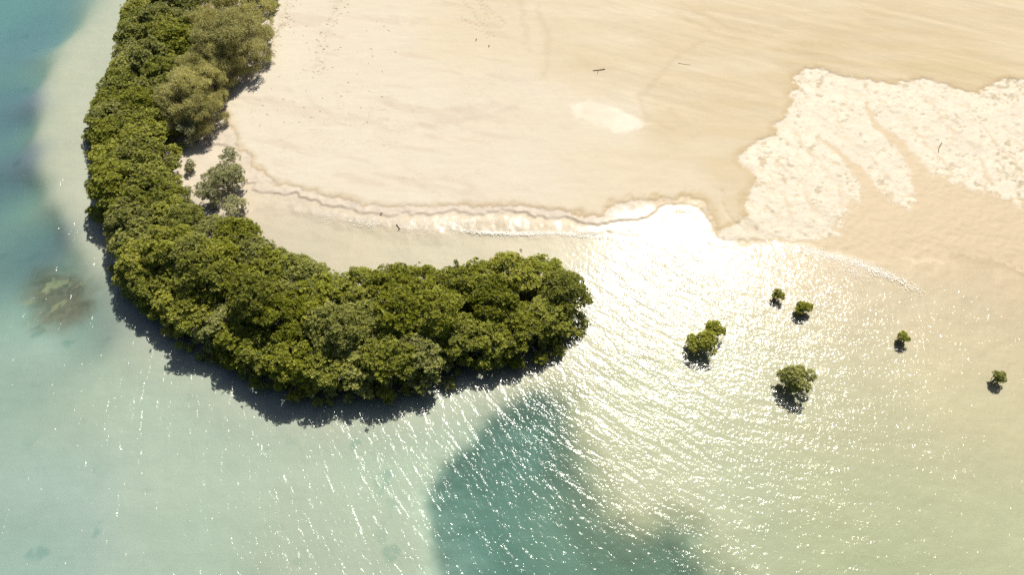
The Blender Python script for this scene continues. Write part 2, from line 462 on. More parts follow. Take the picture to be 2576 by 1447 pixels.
# sand below the scarp, and the sea bed
lt = field(X, Y, [(700, 540, .57, .49, .375), (1000, 590, .575, .49, .36), (1300, 580, .56, .47, .34), (1500, 600, .53, .45, .32),
                  (1700, 650, .52, .44, .30), (2100, 700, .54, .43, .28), (2500, 700, .535, .42, .275), (2500, 1000, .62, .485, .31), (2560, 1400, .64, .52, .33),
                  (2100, 1000, .55, .45, .285), (1700, 1000, .53, .45, .29), (1800, 1250, .54, .47, .31), (2200, 1300, .58, .485, .30),
                  (60, 850, .46, .47, .42), (1000, 1200, .54, .53, .42), (500, 1200, .54, .535, .45), (100, 1300, .52, .52, .48), (300, 950, .54, .53, .44), (150, 300, .58, .54, .43), (300, 30, .56, .53, .43), (230, 100, .57, .53, .43), (175, 190, .58, .54, .43), (150, 400, .58, .54, .43), (180, 500, .57, .53, .43), (235, 600, .55, .52, .42),
                 
                  (60, 60, .29, .32, .41), (30, 400, .21, .225, .30), (100, 600, .22, .23, .27), (500, 430, .62, .54, .43), (900, 1400, .52, .50, .40),
                  (220, 820, .36, .37, .33), (20, 250, .23, .25, .34), (0, 0, .36, .40, .45)], s=2.0)
bed = np.stack(lt, 1) * (1 + .05 * n1[:, None] + .03 * n2[:, None])
col = col * (1 - under) + under * bed
# ripples and smears in the lagoon
lag = (sm(.3, 1.0, F['s_low']) * sm(6, 4, F['s_low']))[:, None]
lst = fbm(st_u * .25, st_v * 2.4, 1.0, 3, 77)[:, None]
col *= 1 + .05 * lag * lst
# seagrass in the hole
grassy = sm(-.25, .25, fbm(X, Y, .25, 4, 81) + .25)
kh = F['k_hole'][:, None]
kg_ = kh * (.66 + .20 * sm(9.0, 1.0, line_dist(X, Y, D((1215, 1055), (1150, 1125), (1095, 1200), (1072, 1280), (1085, 1370), (1112, 1450), (1170, 1600), (1250, 1900)))))[:, None]
col = col * (1 - kg_) + kg_ * (C(.075, .155, .130) * (1 - .35 * (1 - grassy))[:, None])
# dark weedy reef on the left, with pale sandy clearings
reef = D((50, 660), (120, 640), (170, 660), (215, 690), (225, 740), (200, 790), (140, 815), (80, 800), (40, 760), (20, 700))
kr = sm(1.0, -1.6, sdf(X + 1.1 * n1 + .4 * n2, Y + .9 * n2, reef))[:, None]
col = col * (1 - .9 * kr) + .9 * kr * C(.20, .125, .075) * (1 + .35 * n2[:, None] + .5 * n3[:, None])
for (cx, cy, rx, ry) in ((143, 722, .62, .42), (170, 724, .42, .22), (75, 766, .5, .3), (152, 774, .24, .32), (205, 728, .3, .18), (126, 712, .3, .25)):
    p = at(cx, cy, -1.4)
    q = np.hypot((X - p[0] + .7 * n2 + .5 * n3) / rx, (Y - p[1] + .5 * n2 + .5 * n3) / ry)
    kq = .6 * sm(1.3, .7, q)[:, None]
    col = col * (1 - kq) + kq * C(.54, .40, .22)
# faint weed spots on the pale bottom
spots = sm(.42, .62, fbm(X, Y, .7, 3, 91)) * sm(-.15, .3, fbm(X, Y, .12, 3, 93)) * (F['Z'] < -.5) * (F['k_hole'] < .1) * (X < 2)
col *= 1 - .28 * spots[:, None] * C(1, .6, .6)
# mud under the mangroves, dark so its colour also puts shade into canopy gaps
kg = (F['k_grove'] * (.8 + .2 * n2))[:, None]
inner_sand = sdf(X, Y, D((430, 400), (470, 385), (560, 390), (600, 440), (600, 520), (500, 510), (440, 470)))
kg = kg * sm(-.2, .8, inner_sand)[:, None]
col = col * (1 - kg) + kg * C(.075, .055, .035)
# wrack lines and needle litter below the casuarinas
wl = D((745, -30), (735, 20), (715, 70), (690, 120), (655, 150), (630, 190))
wl2 = D((880, -30), (850, 30), (825, 80), (805, 150), (800, 190))
wr = np.maximum(sm(.9, .0, line_dist(F['wx'], F['wy'], wl)), .7 * sm(1.2, .0, line_dist(F['wx'], F['wy'], wl2)))
wr = wr * sm(.0, .35, n3 + .3 * n2)
col = col * (1 - .30 * wr[:, None]) + .30 * wr[:, None] * C(.33, .24, .14)
# faint prints of feet
fp = np.zeros_like(X)
for (x0, y0, x1, y1, nst) in ((1165, 20, 1245, 112, 26), (1195, 10, 1275, 80, 24), (1160, 60, 1238, 112, 16), (1200, 0, 1228, 70, 18)):
    a, b = at(x0, y0), at(x1, y1)
    for i in range(nst):
        q = a + (b - a) * (i / nst) + np.array([.16 * (-1) ** i, 0]) + RNG.normal(0, .08, 2)
        m = (np.abs(X - q[0]) < .3) & (np.abs(Y - q[1]) < .3)
        fp[m] = np.maximum(fp[m], sm(.17, .06, np.hypot(X[m] - q[0], (Y[m] - q[1]))))
Zg -= .03 * fp
col *= (1 - .12 * fp)[:, None]

wet = np.clip(sm(-.05, .15, F['s_up']) * .75 + sm(.1, .8, F['s_low']), 0, 1)
bay_k = sm(.4, -.3, sdf(F['wx'], F['wy'], BAY))
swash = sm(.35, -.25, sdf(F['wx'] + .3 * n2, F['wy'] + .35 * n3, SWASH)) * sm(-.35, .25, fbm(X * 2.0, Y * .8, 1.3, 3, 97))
bay_k *= sm(.15, 1.3, F['s_up'] + .55 * n2 + .3 * n3)
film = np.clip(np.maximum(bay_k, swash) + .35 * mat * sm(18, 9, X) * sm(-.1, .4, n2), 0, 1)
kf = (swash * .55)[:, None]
col = col * (1 - kf) + kf * C(.74, .68, .60)  # paler wash: white foam, plus sun glints on wet sand put into the colour
col *= .79

ny, nx = GX.shape
idx = np.arange(nx * ny).reshape(ny, nx)
quads = np.stack([idx[:-1, :-1], idx[:-1, 1:], idx[1:, 1:], idx[1:, :-1]], -1).reshape(-1, 4)

gm, nt = new_mat('sand_and_seabed'); N = NT(nt)
out = N.n('OutputMaterial'); bs = N.n('BsdfPrincipled')
tc = N.n('TexCoord')
ac = attr(N, 'tint'); aw = attr(N, 'wet'); am = attr(N, 'crust')
nz = N.n('TexNoise', Scale=9.0, Detail=5.0, Roughness=.7); N.l(tc.outputs['Object'], nz.inputs['Vector'])
nz2 = N.n('TexNoise', Scale=34.0, Detail=2.0, Roughness=.6); N.l(tc.outputs['Object'], nz2.inputs['Vector'])
mp = N.n('Mapping'); mp.inputs['Scale'].default_value = (.5, 3.0, 1); mp.inputs['Rotation'].default_value = (0, 0, .3)
N.l(tc.outputs['Object'], mp.inputs['Vector'])
nz3 = N.n('TexNoise', Scale=.8, Detail=5.0, Roughness=.65); N.l(mp.outputs[0], nz3.inputs['Vector'])
f1 = N.math('MULTIPLY_ADD', nz.outputs[0], .16, .92)
f2 = N.math('MULTIPLY_ADD', nz2.outputs[0], .18, .91)
f3 = N.math('MULTIPLY_ADD', nz3.outputs[0], .16, .92)
ff = N.math('MULTIPLY', N.math('MULTIPLY', f1, f2), f3)
comb = N.n('CombineColor'); [N.l(ff, comb.inputs[i]) for i in range(3)]
base = N.mixc(1.0, ac.outputs['Color'], comb.outputs[0], 'MULTIPLY')
# crust: small brown pocks
vo = N.n('TexNoise', Scale=2.6, Detail=4.0, Roughness=.6); N.l(tc.outputs['Object'], vo.inputs['Vector'])
pk = N.math('MULTIPLY', N.ramp(vo.outputs[0], [(.0, (0, 0, 0)), (.53, (0, 0, 0)), (.66, (1, 1, 1))]), am.outputs['Fac'])
pk = N.math('MULTIPLY', pk, .6)
base = N.mixc(pk, base, (.45, .33, .20))
N.l(base, bs.inputs['Base Color'])
af = attr(N, 'film')
rg = N.math('MULTIPLY_ADD', af.outputs['Fac'], -.28, N.math('MULTIPLY_ADD', aw.outputs['Fac'], -.38, .90))
N.l(rg, bs.inputs['Roughness'])
N.l(N.math('MULTIPLY_ADD', aw.outputs['Fac'], .35, .12), bs.inputs['Specular IOR Level'])
hb = N.math('ADD', N.math('MULTIPLY', nz.outputs[0], .03), N.math('MULTIPLY', N.math('MULTIPLY', vo.outputs[0], am.outputs['Fac']), -.06))
bp = N.n('Bump', Strength=.55, Distance=1.0); N.l(hb, bp.inputs['Height'])
N.l(bp.outputs[0], bs.inputs['Normal'])
N.l(bs.outputs[0], out.inputs['Surface'])

ground = mesh_obj('ground', np.stack([X, Y, Zg], 1), quads=quads, mat=gm, smooth=True)
ground['kind'] = 'structure'
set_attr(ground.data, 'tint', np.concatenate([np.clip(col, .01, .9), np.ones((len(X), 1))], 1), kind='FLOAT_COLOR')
set_attr(ground.data, 'wet', wet)
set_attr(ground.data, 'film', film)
set_attr(ground.data, 'crust', mat * (F['s_low'] < .3))


def ground_z(x, y):
    i = np.clip(np.searchsorted(gx, x), 1, len(gx) - 1); j = np.clip(np.searchsorted(gy, y), 1, len(gy) - 1)
    return float(Zg.reshape(ny, nx)[j, i])


# ------------------------------------------------------------------ water: a closed body, clear surface, absorbing volume
wxs = axis(-63.0, 63.0, 0.5, 2400.0); wys = axis(5.0, 72.0, 0.5, 2400.0)
WX, WY = np.meshgrid(wxs, wys)
wxf, wyf = WX.ravel(), WY.ravel()
nyw, nxw = WX.shape
top = np.stack([wxf, wyf, np.zeros_like(wxf)], 1)
iw = np.arange(nxw * nyw).reshape(nyw, nxw)
wq = [np.stack([iw[:-1, :-1], iw[:-1, 1:], iw[1:, 1:], iw[1:, :-1]], -1).reshape(-1, 4)]
bot = top.copy(); bot[:, 2] = -14.0
off = nxw * nyw
wq.append(wq[0][:, ::-1] + off)
for edge in (iw[0, :], iw[-1, ::-1], iw[::-1, 0], iw[:, -1]):
    wq.append(np.stack([edge[:-1], edge[:-1] + off, edge[1:] + off, edge[1:]], -1))
wm, nt = new_mat('sea_water'); N = NT(nt)
out = N.n('OutputMaterial')
tc = N.n('TexCoord')
sep = N.n('SeparateXYZ'); N.l(tc.outputs['Object'], sep.inputs[0])
chop = attr(N, 'chop')
dirs = [(math.radians(82), -34, 16), (math.radians(58), -6, 12), (math.radians(36), 9, 9), (math.radians(15), 27, 14)]
hs, ws = [], []
for i, (th, xc, wd) in enumerate(dirs):
    m1 = N.n('Mapping'); m1.inputs['Rotation'].default_value = (0, 0, th); N.l(tc.outputs['Object'], m1.inputs['Vector'])
    m2 = N.n('Mapping'); m2.inputs['Scale'].default_value = (.42, 1.35, 1); m2.inputs['Location'].default_value = (i * 13.7, i * 5.3, 0)
    N.l(m1.outputs[0], m2.inputs['Vector'])
    nz = N.n('TexNoise', Scale=1.0, Detail=2.5, Roughness=.5, Distortion=.35); N.l(m2.outputs[0], nz.inputs['Vector'])
    # weight exp(-((x-xc)/wd)^2)
    q = N.math('MULTIPLY', N.math('SUBTRACT', sep.outputs[0], float(xc)), 1.0 / wd)
    w = N.math('POWER', 2.718, N.math('MULTIPLY', N.math('MULTIPLY', q, q), -1.0))
    hs.append(N.math('MULTIPLY', N.math('SUBTRACT', nz.outputs[0], .5), w)); ws.append(w)
hsum = hs[0]; wsum = ws[0]
for h, w in zip(hs[1:], ws[1:]):
    hsum = N.math('ADD', hsum, h); wsum = N.math('ADD', wsum, w)
swell = N.math('DIVIDE', hsum, N.math('ADD', wsum, 1e-4))
fine = N.n('TexNoise', Scale=3.2, Detail=3.0, Roughness=.6, Distortion=.3); N.l(tc.outputs['Object'], fine.inputs['Vector'])
patch = N.n('TexNoise', Scale=.16, Detail=2.0); N.l(tc.outputs['Object'], patch.inputs['Vector'])
gust = N.math('MULTIPLY_ADD', patch.outputs[0], 1.1, .45)
h = N.math('ADD', N.math('MULTIPLY', swell, .15), N.math('MULTIPLY', fine.outputs[0], .046))
h = N.math('MULTIPLY', N.math('MULTIPLY', h, gust), chop.outputs['Fac'])
bp = N.n('Bump', Strength=1.0, Distance=1.0); N.l(h, bp.inputs['Height'])
fr = N.n('Fresnel', IOR=1.333)
gl = N.n('BsdfGlossy', Roughness=.14); N.l(bp.outputs[0], gl.inputs['Normal'])
tr = N.n('BsdfTransparent')
df = N.n('BsdfDiffuse'); df.inputs['Color'].default_value = (.50, .60, .50, 1)
mt = N.n('MixShader', Fac=.0); N.l(tr.outputs[0], mt.inputs[1]); N.l(df.outputs[0], mt.inputs[2])
ms = N.n('MixShader'); N.l(fr.outputs[0], ms.inputs[0]); N.l(mt.outputs[0], ms.inputs[1]); N.l(gl.outputs[0], ms.inputs[2])
N.l(ms.outputs[0], out.inputs['Surface'])
va = N.n('VolumeAbsorption'); va.inputs['Density'].default_value = 1.0
SIG = (.25, .10, .108)
va.inputs['Color'].default_value = (1 - SIG[0], 1 - SIG[1], 1 - SIG[2], 1)
vsc = N.n('VolumeScatter'); vsc.inputs['Density'].default_value = .085; vsc.inputs['Anisotropy'].default_value = .2
vsc.inputs['Color'].default_value = (.74, .84, .78, 1)
vad = N.n('AddShader'); N.l(va.outputs[0], vad.inputs[0]); N.l(vsc.outputs[0], vad.inputs[1])
N.l(vad.outputs[0], out.inputs['Volume'])
try:
    wm.cycles.homogeneous_volume = True
except Exception:
    pass
water = mesh_obj('water', np.vstack([top, bot]), quads=np.vstack(wq), mat=wm)
water['kind'] = 'structure'
lagoon = D((600, 500), (700, 540), (1000, 560), (1400, 575), (1500, 590), (1480, 660), (1300, 640), (800, 690), (640, 560))
s_l = sdf(wxf, wyf, lagoon)
chop_v = .25 + .75 * sm(-.5, 5.0, s_l)
ww = ground_fields(wxf, wyf)
chop_v *= .45 + .55 * sm(.5, 5.0, ww['s_low'])
chop_v *= 1 - .45 * sm(16, 34, wxf) * sm(25, 40, wyf)
chop_v *= 1 + .38 * sm(2, -16, wxf) * sm(44, 34, wyf)
set_attr(water.data, 'chop', np.concatenate([chop_v, chop_v]))

# ------------------------------------------------------------------ foliage materials
def leaf_material(name, stops, rough=.5, trans=.30, tcol=(.30, .33, .03), spec=.25):
    m, nt = new_mat(name); N = NT(nt)
    out = N.n('OutputMaterial'); bs = N.n('BsdfPrincipled')
    a = attr(N, 'rnd'); oi = N.n('ObjectInfo')
    f = N.math('ADD', a.outputs['Fac'], N.math('MULTIPLY_ADD', oi.outputs['Random'], .36, -.18), clamp=True)
    c = N.ramp(f, stops)
    tone = N.math('FRACT', N.math('MULTIPLY', oi.outputs['Random'], 7.31))
    c = N.mixc(N.math('MULTIPLY', N.math('POWER', tone, 2.5), .45), c, N.mixc(f, (.13, .135, .06, 1), (.42, .42, .24, 1)))
    N.l(c, bs.inputs['Base Color']); bs.inputs['Roughness'].default_value = rough
    bs.inputs['Specular IOR Level'].default_value = spec
    tl = N.n('BsdfTranslucent'); N.l(N.mixc(.5, c, tcol), tl.inputs['Color'])
    ms = N.n('MixShader', Fac=trans); N.l(bs.outputs[0], ms.inputs[1]); N.l(tl.outputs[0], ms.inputs[2])
    N.l(ms.outputs[0], out.inputs['Surface'])
    return m


MANG = leaf_material('mangrove_leaf', [(.0, (.090, .105, .006)), (.4, (.215, .232, .014)), (.75, (.37, .38, .045)), (.93, (.50, .485, .11)), (1.0, (.52, .42, .13))])
CASU = leaf_material('feathery_needle', [(.0, (.36, .345, .13)), (.5, (.58, .55, .24)), (1.0, (.74, .70, .38))], rough=.7, trans=.45, tcol=(.6, .56, .20), spec=.15)
SHRB = leaf_material('shrub_leaf', [(.0, (.24, .25, .10)), (.5, (.42, .42, .20)), (1.0, (.56, .55, .31))], rough=.6, trans=.3, tcol=(.22, .22, .08), spec=.25)


def bark_material(name, c0, c1):
    m, nt = new_mat(name); N = NT(nt)
    out = N.n('OutputMaterial'); bs = N.n('BsdfPrincipled', Roughness=.85); tc = N.n('TexCoord')
    nz = N.n('TexNoise', Scale=12.0, Detail=4.0); N.l(tc.outputs['Object'], nz.inputs['Vector'])
    N.l(N.ramp(nz.outputs[0], [(.3, c0), (.7, c1)]), bs.inputs['Base Color'])
    bp = N.n('Bump', Strength=.5, Distance=.05); N.l(nz.outputs[0], bp.inputs['Height']); N.l(bp.outputs[0], bs.inputs['Normal'])
    N.l(bs.outputs[0], out.inputs['Surface'])
    return m


BARK = bark_material('grey_bark', (.20, .17, .14), (.46, .42, .36))
BARK_D = bark_material('dark_wet_root', (.05, .035, .02), (.15, .11, .07))
WOOD = bark_material('driftwood', (.10, .07, .035), (.24, .17, .09))


# ------------------------------------------------------------------ tree builders
def tube(points, radii, sides=6):
    P = np.asarray(points, float); n = len(P)
    V, Fq = [], []
    T = np.gradient(P, axis=0); T /= np.linalg.norm(T, axis=1)[:, None] + 1e-9
    ref = np.array([.31, .17, .93]) if abs(T[0, 2]) < .8 else np.array([1., .1, 0])
    for i in range(n):
        a = np.cross(T[i], ref); a /= np.linalg.norm(a) + 1e-9; b = np.cross(T[i], a)
        for k in range(sides):
            an = 2 * math.pi * k / sides
            V.append(P[i] + radii[i] * (a * math.cos(an) + b * math.sin(an)))
    for i in range(n - 1):
        for k in range(sides):
            k2 = (k + 1) % sides
            Fq.append((i * sides + k, i * sides + k2, (i + 1) * sides + k2, (i + 1) * sides + k))
    # caps by a collapsed tip
    V.append(P[-1] + T[-1] * radii[-1]); V.append(P[0] - T[0] * radii[0] * .3)
    tip, base = len(V) - 2, len(V) - 1
    for k in range(sides):
        k2 = (k + 1) % sides
        Fq.append(((n - 1) * sides + k, (n - 1) * sides + k2, tip, tip))
        Fq.append((k2, k, base, base))
    return V, Fq


def tubes_mesh(name, list_of, mat, sides=6):
    V, Fc = [], []
    for pts, rad in list_of:
        v, f = tube(pts, rad, sides)
        o = len(V); V += v
        Fc += [tuple(o + i for i in (q if q[2] != q[3] else q[:3])) for q in f]
    me = bpy.data.meshes.new(name)
    me.from_pydata([tuple(p) for p in V], [], Fc)
    me.polygons.foreach_set('use_smooth', np.full(len(me.polygons), True))
    me.materials.append(mat); me.update()
    return me


def bend(a, b, rng, amt=.12, n=6, sag=0.0):
    a, b = np.asarray(a, float), np.asarray(b, float)
    t = np.linspace(0, 1, n)[:, None]
    P = a + (b - a) * t
    L = np.linalg.norm(b - a)
    off = rng.normal(0, amt * L, 3)
    P += np.sin(t * math.pi) * off + np.array([0, 0, 1]) * sag * np.sin(t * math.pi) * L
    return P


def leaves_mesh(name, c, nrm, L, W, mat, rng, per=8, tilt=(.15, .8), droop=.0, rnd_c=None):
    """whorls of folded leaves: c centres, nrm directions"""
    m = len(c)
    nrm = nrm / (np.linalg.norm(nrm, axis=1)[:, None] + 1e-9)
    ref = rng.normal(size=(m, 3)); tt = np.cross(nrm, ref); tt /= np.linalg.norm(tt, axis=1)[:, None] + 1e-9
    bb = np.cross(nrm, tt)
    ph = (np.arange(per)[None, :] / per * 2 * math.pi + rng.uniform(0, 6.28, (m, 1)) + rng.normal(0, .25, (m, per)))
    ti = rng.uniform(tilt[0], tilt[1], (m, per))
    d = (tt[:, None] * np.cos(ph)[..., None] + bb[:, None] * np.sin(ph)[..., None]) * np.cos(ti)[..., None] + nrm[:, None] * np.sin(ti)[..., None]
    d[..., 2] -= droop
    d /= np.linalg.norm(d, axis=2)[..., None]
    side = np.cross(d, nrm[:, None]); side /= np.linalg.norm(side, axis=2)[..., None] + 1e-9
    up = np.cross(side, d)
    Ls = L * rng.uniform(.7, 1.2, (m, per, 1)); Ws = W * rng.uniform(.75, 1.2, (m, per, 1))
    b0 = np.broadcast_to(c[:, None], d.shape) + d * Ls * .08
    tip = b0 + d * Ls - up * Ls * .10
    mid = b0 + d * Ls * .55
    lf = mid + side * Ws * .5 + up * Ws * .18
    rt = mid - side * Ws * .5 + up * Ws * .18
    V = np.stack([b0, rt, tip, lf], 2).reshape(-1, 3)
    q = np.arange(m * per)[:, None] * 4
    Fc = np.concatenate([q + np.array([[0, 1, 2]]), q + np.array([[0, 2, 3]])], 1).reshape(-1, 3)
    o = mesh_obj(name, V, faces_tri=Fc, mat=mat)
    r = rng.uniform(0, 1, (m, per)) * .55 + (rng.uniform(0, .45, m) if rnd_c is None else rnd_c)[:, None]
    set_attr(o.data, 'rnd', np.repeat(np.clip(r, 0, 1).ravel(), 2), 'FACE')
    me = o.data
    bpy.data.objects.remove(o)
    return me


def lobes_to_points(lobes, count, rng, up=.45, squash=.8, shell=(.72, 1.08)):
    w = np.array([l[3] ** 2 for l in lobes]); w /= w.sum()
    k = rng.choice(len(lobes), count, p=w)
    Lb = np.array(lobes)[k]
    d = rng.normal(size=(count, 3)); d /= np.linalg.norm(d, axis=1)[:, None]
    d[:, 2] = np.where(d[:, 2] < -.35, -d[:, 2], d[:, 2])
    r = rng.uniform(shell[0], shell[1], count)[:, None] * Lb[:, 3:4]
    c = Lb[:, :3] + d * r * np.array([1, 1, squash])
    keep = np.ones(count, bool)
    for l in lobes:
        q = (c - np.array(l[:3])) / np.array([1, 1, squash])
        keep &= np.linalg.norm(q, axis=1) > l[3] * .62
    c, d = c[keep], d[keep]
    nrm = d + np.array([0, 0, up])
    return c, nrm


def mangrove_variant(i, R=2.0, H=4.4, count=2900, low=True):
    rng = np.random.default_rng(100 + i)
    lobes = []
    for k in range(46):
        rr = R * .86 * math.sqrt(rng.uniform(0, 1)); a = rng.uniform(0, 6.28)
        top_ = H - .45 - 1.15 * (rr / R) ** 2.4
        lobes.append((rr * math.cos(a), rr * math.sin(a), top_ + rng.normal(0, .22), rng.uniform(.26, .52)))
    for k in range(44):
        a = rng.uniform(0, 6.28); zz = rng.uniform(.55, H - 1.0)
        rr = R * (1.34 - .54 * (zz - .55) / (H - 1.5)) * rng.uniform(.84, 1.06)
        lobes.append((rr * math.cos(a), rr * math.sin(a), zz, rng.uniform(.22, .46)))
    c, nrm = lobes_to_points(lobes, count, rng, shell=(.5, 1.2))
    # a few shoots stand proud of the canopy
    for k in range(rng.integers(2, 6)):
        l = lobes[rng.integers(0, 40)]
        m = rng.integers(5, 10)
        p = np.array([l[0], l[1], l[2] + l[3] * .7]) + rng.normal(0, [.25, .25, .12], (m, 3)) + np.array([0, 0, 1]) * rng.uniform(.0, .5, (m, 1))
        c = np.vstack([c, p]); nrm = np.vstack([nrm, rng.normal(0, .4, (m, 3)) + np.array([0, 0, 1])])
    rc = rng.uniform(0, .4, len(c))
    me = leaves_mesh('crown', c, nrm, .17, .082, MANG, rng, per=8, rnd_c=rc)
    br = [(bend((0, 0, 0.15), (rng.normal(0, .15), rng.normal(0, .15), H - 1.2), rng, .05), np.linspace(.13, .04, 6))]
    for l in lobes[::2]:
        z0 = rng.uniform(.35, .6) * l[2]
        end = np.array(l[:3]) * np.array([1.0, 1.0, 1.0])
        br.append((bend((0, 0, z0), end, rng, .10, sag=-.05), np.linspace(.055, .018, 6)))
        for q in range(2):
            dd = rng.normal(size=3); dd[2] = abs(dd[2]) + .2; dd /= np.linalg.norm(dd)
            br.append((bend(end, end + dd * l[3] * rng.uniform(1.1, 1.7), rng, .1, 4), np.linspace(.018, .008, 4)))
    tm_ = tubes_mesh('trunk', br, BARK, 5)
    return me, tm_


def root_mesh(i):
    rng = np.random.default_rng(300 + i)
    t = np.linspace(0, 1, 8)
    P = np.stack([.05 + t * (1.25 + .2 * i), .12 * np.sin(t * 3), 1.0 * (1 - t ** 1.7) + .28 * np.sin(t * math.pi) - .55 * t], 1)
    P += rng.normal(0, .02, P.shape)
    return tubes_mesh('prop_root', [(P, np.linspace(.035, .022, 8))], BARK_D, 5)


def feathery_variant(i, R=2.6, H=5.0, count=1500):
    rng = np.random.default_rng(500 + i)
    lobes = [(0, 0, H - .9, .9)]
    for rad, zz, n, lr in ((.45 * R, H - 1.3, 6, .62), (.75 * R, H - 2.0, 9, .6), (.9 * R, H - 2.8, 10, .58), (.8 * R, H - 3.7, 8, .55)):
        a0 = rng.uniform(0, 6.28)
        for k in range(n):
            a = a0 + 2 * math.pi * k / n + rng.normal(0, .3)
            rr = rad * rng.uniform(.55, 1.4)
            lobes.append((rr * math.cos(a), rr * math.sin(a), zz + rng.normal(0, .4), lr * rng.uniform(.5, 1.25)))
    c, nrm = lobes_to_points(lobes, count, rng, up=.25, squash=.7, shell=(.5, 1.2))
    outw = nrm.copy(); outw[:, :2] += .35 * c[:, :2]
    me = leaves_mesh('crown', c, outw, .40, .045, CASU, rng, per=10, tilt=(.1, 1.3), droop=.12)
    br = [(bend((0, 0, .0), (0, 0, H - 1.0), rng, .05), np.linspace(.15, .04, 6))]
    for l in lobes[1:]:
        br.append((bend((0, 0, rng.uniform(.3, .6) * l[2]), l[:3], rng, .1), np.linspace(.06, .015, 6)))
    return me, tubes_mesh('trunk', br, BARK, 5)


def shrub_variant(i, R=1.45, H=2.0, count=620):
    rng = np.random.default_rng(700 + i)
    lobes = []
    for k in range(9):
        a = rng.uniform(0, 6.28); rr = R * math.sqrt(rng.uniform(0, 1)) * .85
        lobes.append((rr * math.cos(a), rr * math.sin(a), H * rng.uniform(.35, .85), R * rng.uniform(.22, .42)))
    c, nrm = lobes_to_points(lobes, count, rng, up=.6, shell=(.3, 1.15))
    me = leaves_mesh('crown', c, nrm, .17, .06, SHRB, rng, per=8, tilt=(.0, 1.1))
    br = []
    for l in lobes:
        br.append((bend((rng.normal(0, .1), rng.normal(0, .1), 0), l[:3], rng, .1), np.linspace(.04, .012, 6)))
        for q in range(3):
            dd = rng.normal(size=3); dd[2] = abs(dd[2]); dd /= np.linalg.norm(dd)
            br.append((bend(l[:3], np.array(l[:3]) + dd * l[3], rng, .1, 4), np.linspace(.014, .007, 4)))
    return me, tubes_mesh('stem', br, BARK, 5)


def sapling_variant(i, R=.9, H=1.5, count=330, skew=0.0):
    rng = np.random.default_rng(900 + i)
    lobes = [(0, 0, H * .72, R * .55)]
    n = 9
    for k in range(n):
        a = 2 * math.pi * k / n + rng.normal(0, .4); rr = R * rng.uniform(.3, .82)
        lobes.append((rr * math.cos(a) + skew * R * .5, rr * math.sin(a), H * rng.uniform(.32, .74), R * rng.uniform(.18, .44)))
    c, nrm = lobes_to_points(lobes, count, rng, up=.6, shell=(.6, 1.15))
    me = leaves_mesh('crown', c, nrm, .155, .075, MANG, rng, per=8, rnd_c=rng.uniform(.2, .5, len(c)))
    br = []
    for l in lobes:
        br.append((bend((rng.normal(0, .07), rng.normal(0, .07), -.5), l[:3], rng, .08), np.linspace(.035, .012, 6)))
    return me, tubes_mesh('stem', br, BARK, 5)


def empty(name, loc, rz=0.0, sc=1.0):
    o = bpy.data.objects.new(name, None); COL.objects.link(o)
    o.empty_display_size = .3
    o.location = loc; o.rotation_euler = (0, 0, rz)
    o.scale = (sc, sc, sc) if not isinstance(sc, tuple) else sc
    return o


def part(name, me, parent, loc=(0, 0, 0), rz=0.0):
    o = bpy.data.objects.new(name, me); COL.objects.link(o); o.parent = parent
    o.location = loc; o.rotation_euler = (0, 0, rz)
    return o


ORD = ['first', 'second', 'third', 'fourth', 'fifth', 'sixth', 'seventh', 'eighth', 'ninth', 'tenth', 'eleventh', 'twelfth',
       'thirteenth', 'fourteenth', 'fifteenth', 'sixteenth', 'seventeenth', 'eighteenth', 'nineteenth']
TENS = {20: ('twentieth', 'twenty'), 30: ('thirtieth', 'thirty'), 40: ('fortieth', 'forty'), 50: ('fiftieth', 'fifty'), 60: ('sixtieth', 'sixty')}


def ordinal(n):
    if n < 20: return ORD[n - 1]
    a, b = divmod(n, 10)
    return TENS[a * 10][0] if b == 0 else TENS[a * 10][1] + '-' + ORD[b - 1]


# ------------------------------------------------------------------ the mangrove thicket
MV = [mangrove_variant(i) for i in range(12)]
RM = [root_mesh(i) for i in range(3)]
lo, hi = GROVE.min(0), GROVE.max(0)
rng = np.random.default_rng(5)
pts = []
cand = []
# first a row just inside the outline, then the interior
gc = np.vstack([GROVE, GROVE[:1]])
seg = np.linalg.norm(np.diff(gc, axis=0), axis=1); cum = np.concatenate([[0], np.cumsum(seg)])
for s_ in np.arange(0, cum[-1], .35):
    i = min(np.searchsorted(cum, s_, side='right') - 1, len(seg) - 1)
    p = gc[i] + (gc[i + 1] - gc[i]) * ((s_ - cum[i]) / seg[i])
    tdir = (gc[i + 1] - gc[i]) / seg[i]
    inset = 1.65 if p[1] > 28 else 1.85
    for sgn in (-1, 1):
        q = p + sgn * np.array([-tdir[1], tdir[0]]) * inset
        sd_ = sdf(q[:1], q[1:], GROVE)[0]
        if -2.0 < sd_ < -1.35: cand.append((q[0], q[1]))
for _ in range(6000):
    cand.append((rng.uniform(lo[0], hi[0]), rng.uniform(lo[1], hi[1])))
ca_ = np.array(cand)
sdc = sdf(ca_[:, 0], ca_[:, 1], GROVE)
for (q, s_) in zip(ca_, sdc):
    if s_ > -1.3: continue
    if all((q[0] - p[0]) ** 2 + (q[1] - p[1]) ** 2 > 2.05 ** 2 for p in pts):
        pts.append(q)
pts = np.array(pts)
# band coordinates: distance along the thicket from its rounded tip
CENTRE = np.array([at(*p) for p in ((1420, 745, 2.5), (1250, 770, 2.5), (1050, 800, 2.5), (850, 810, 2.5), (700, 780, 2.5), (560, 700, 2.5),
                                    (440, 620, 2.5), (340, 520, 2.5), (310, 400, 2.5), (300, 290, 2.5), (330, 200, 2.5), (370, 110, 2.5), (420, 0, 2.5), (440, -60, 2.5))])
cs = np.concatenate([[0], np.cumsum(np.linalg.norm(np.diff(CENTRE, axis=0), axis=1))])


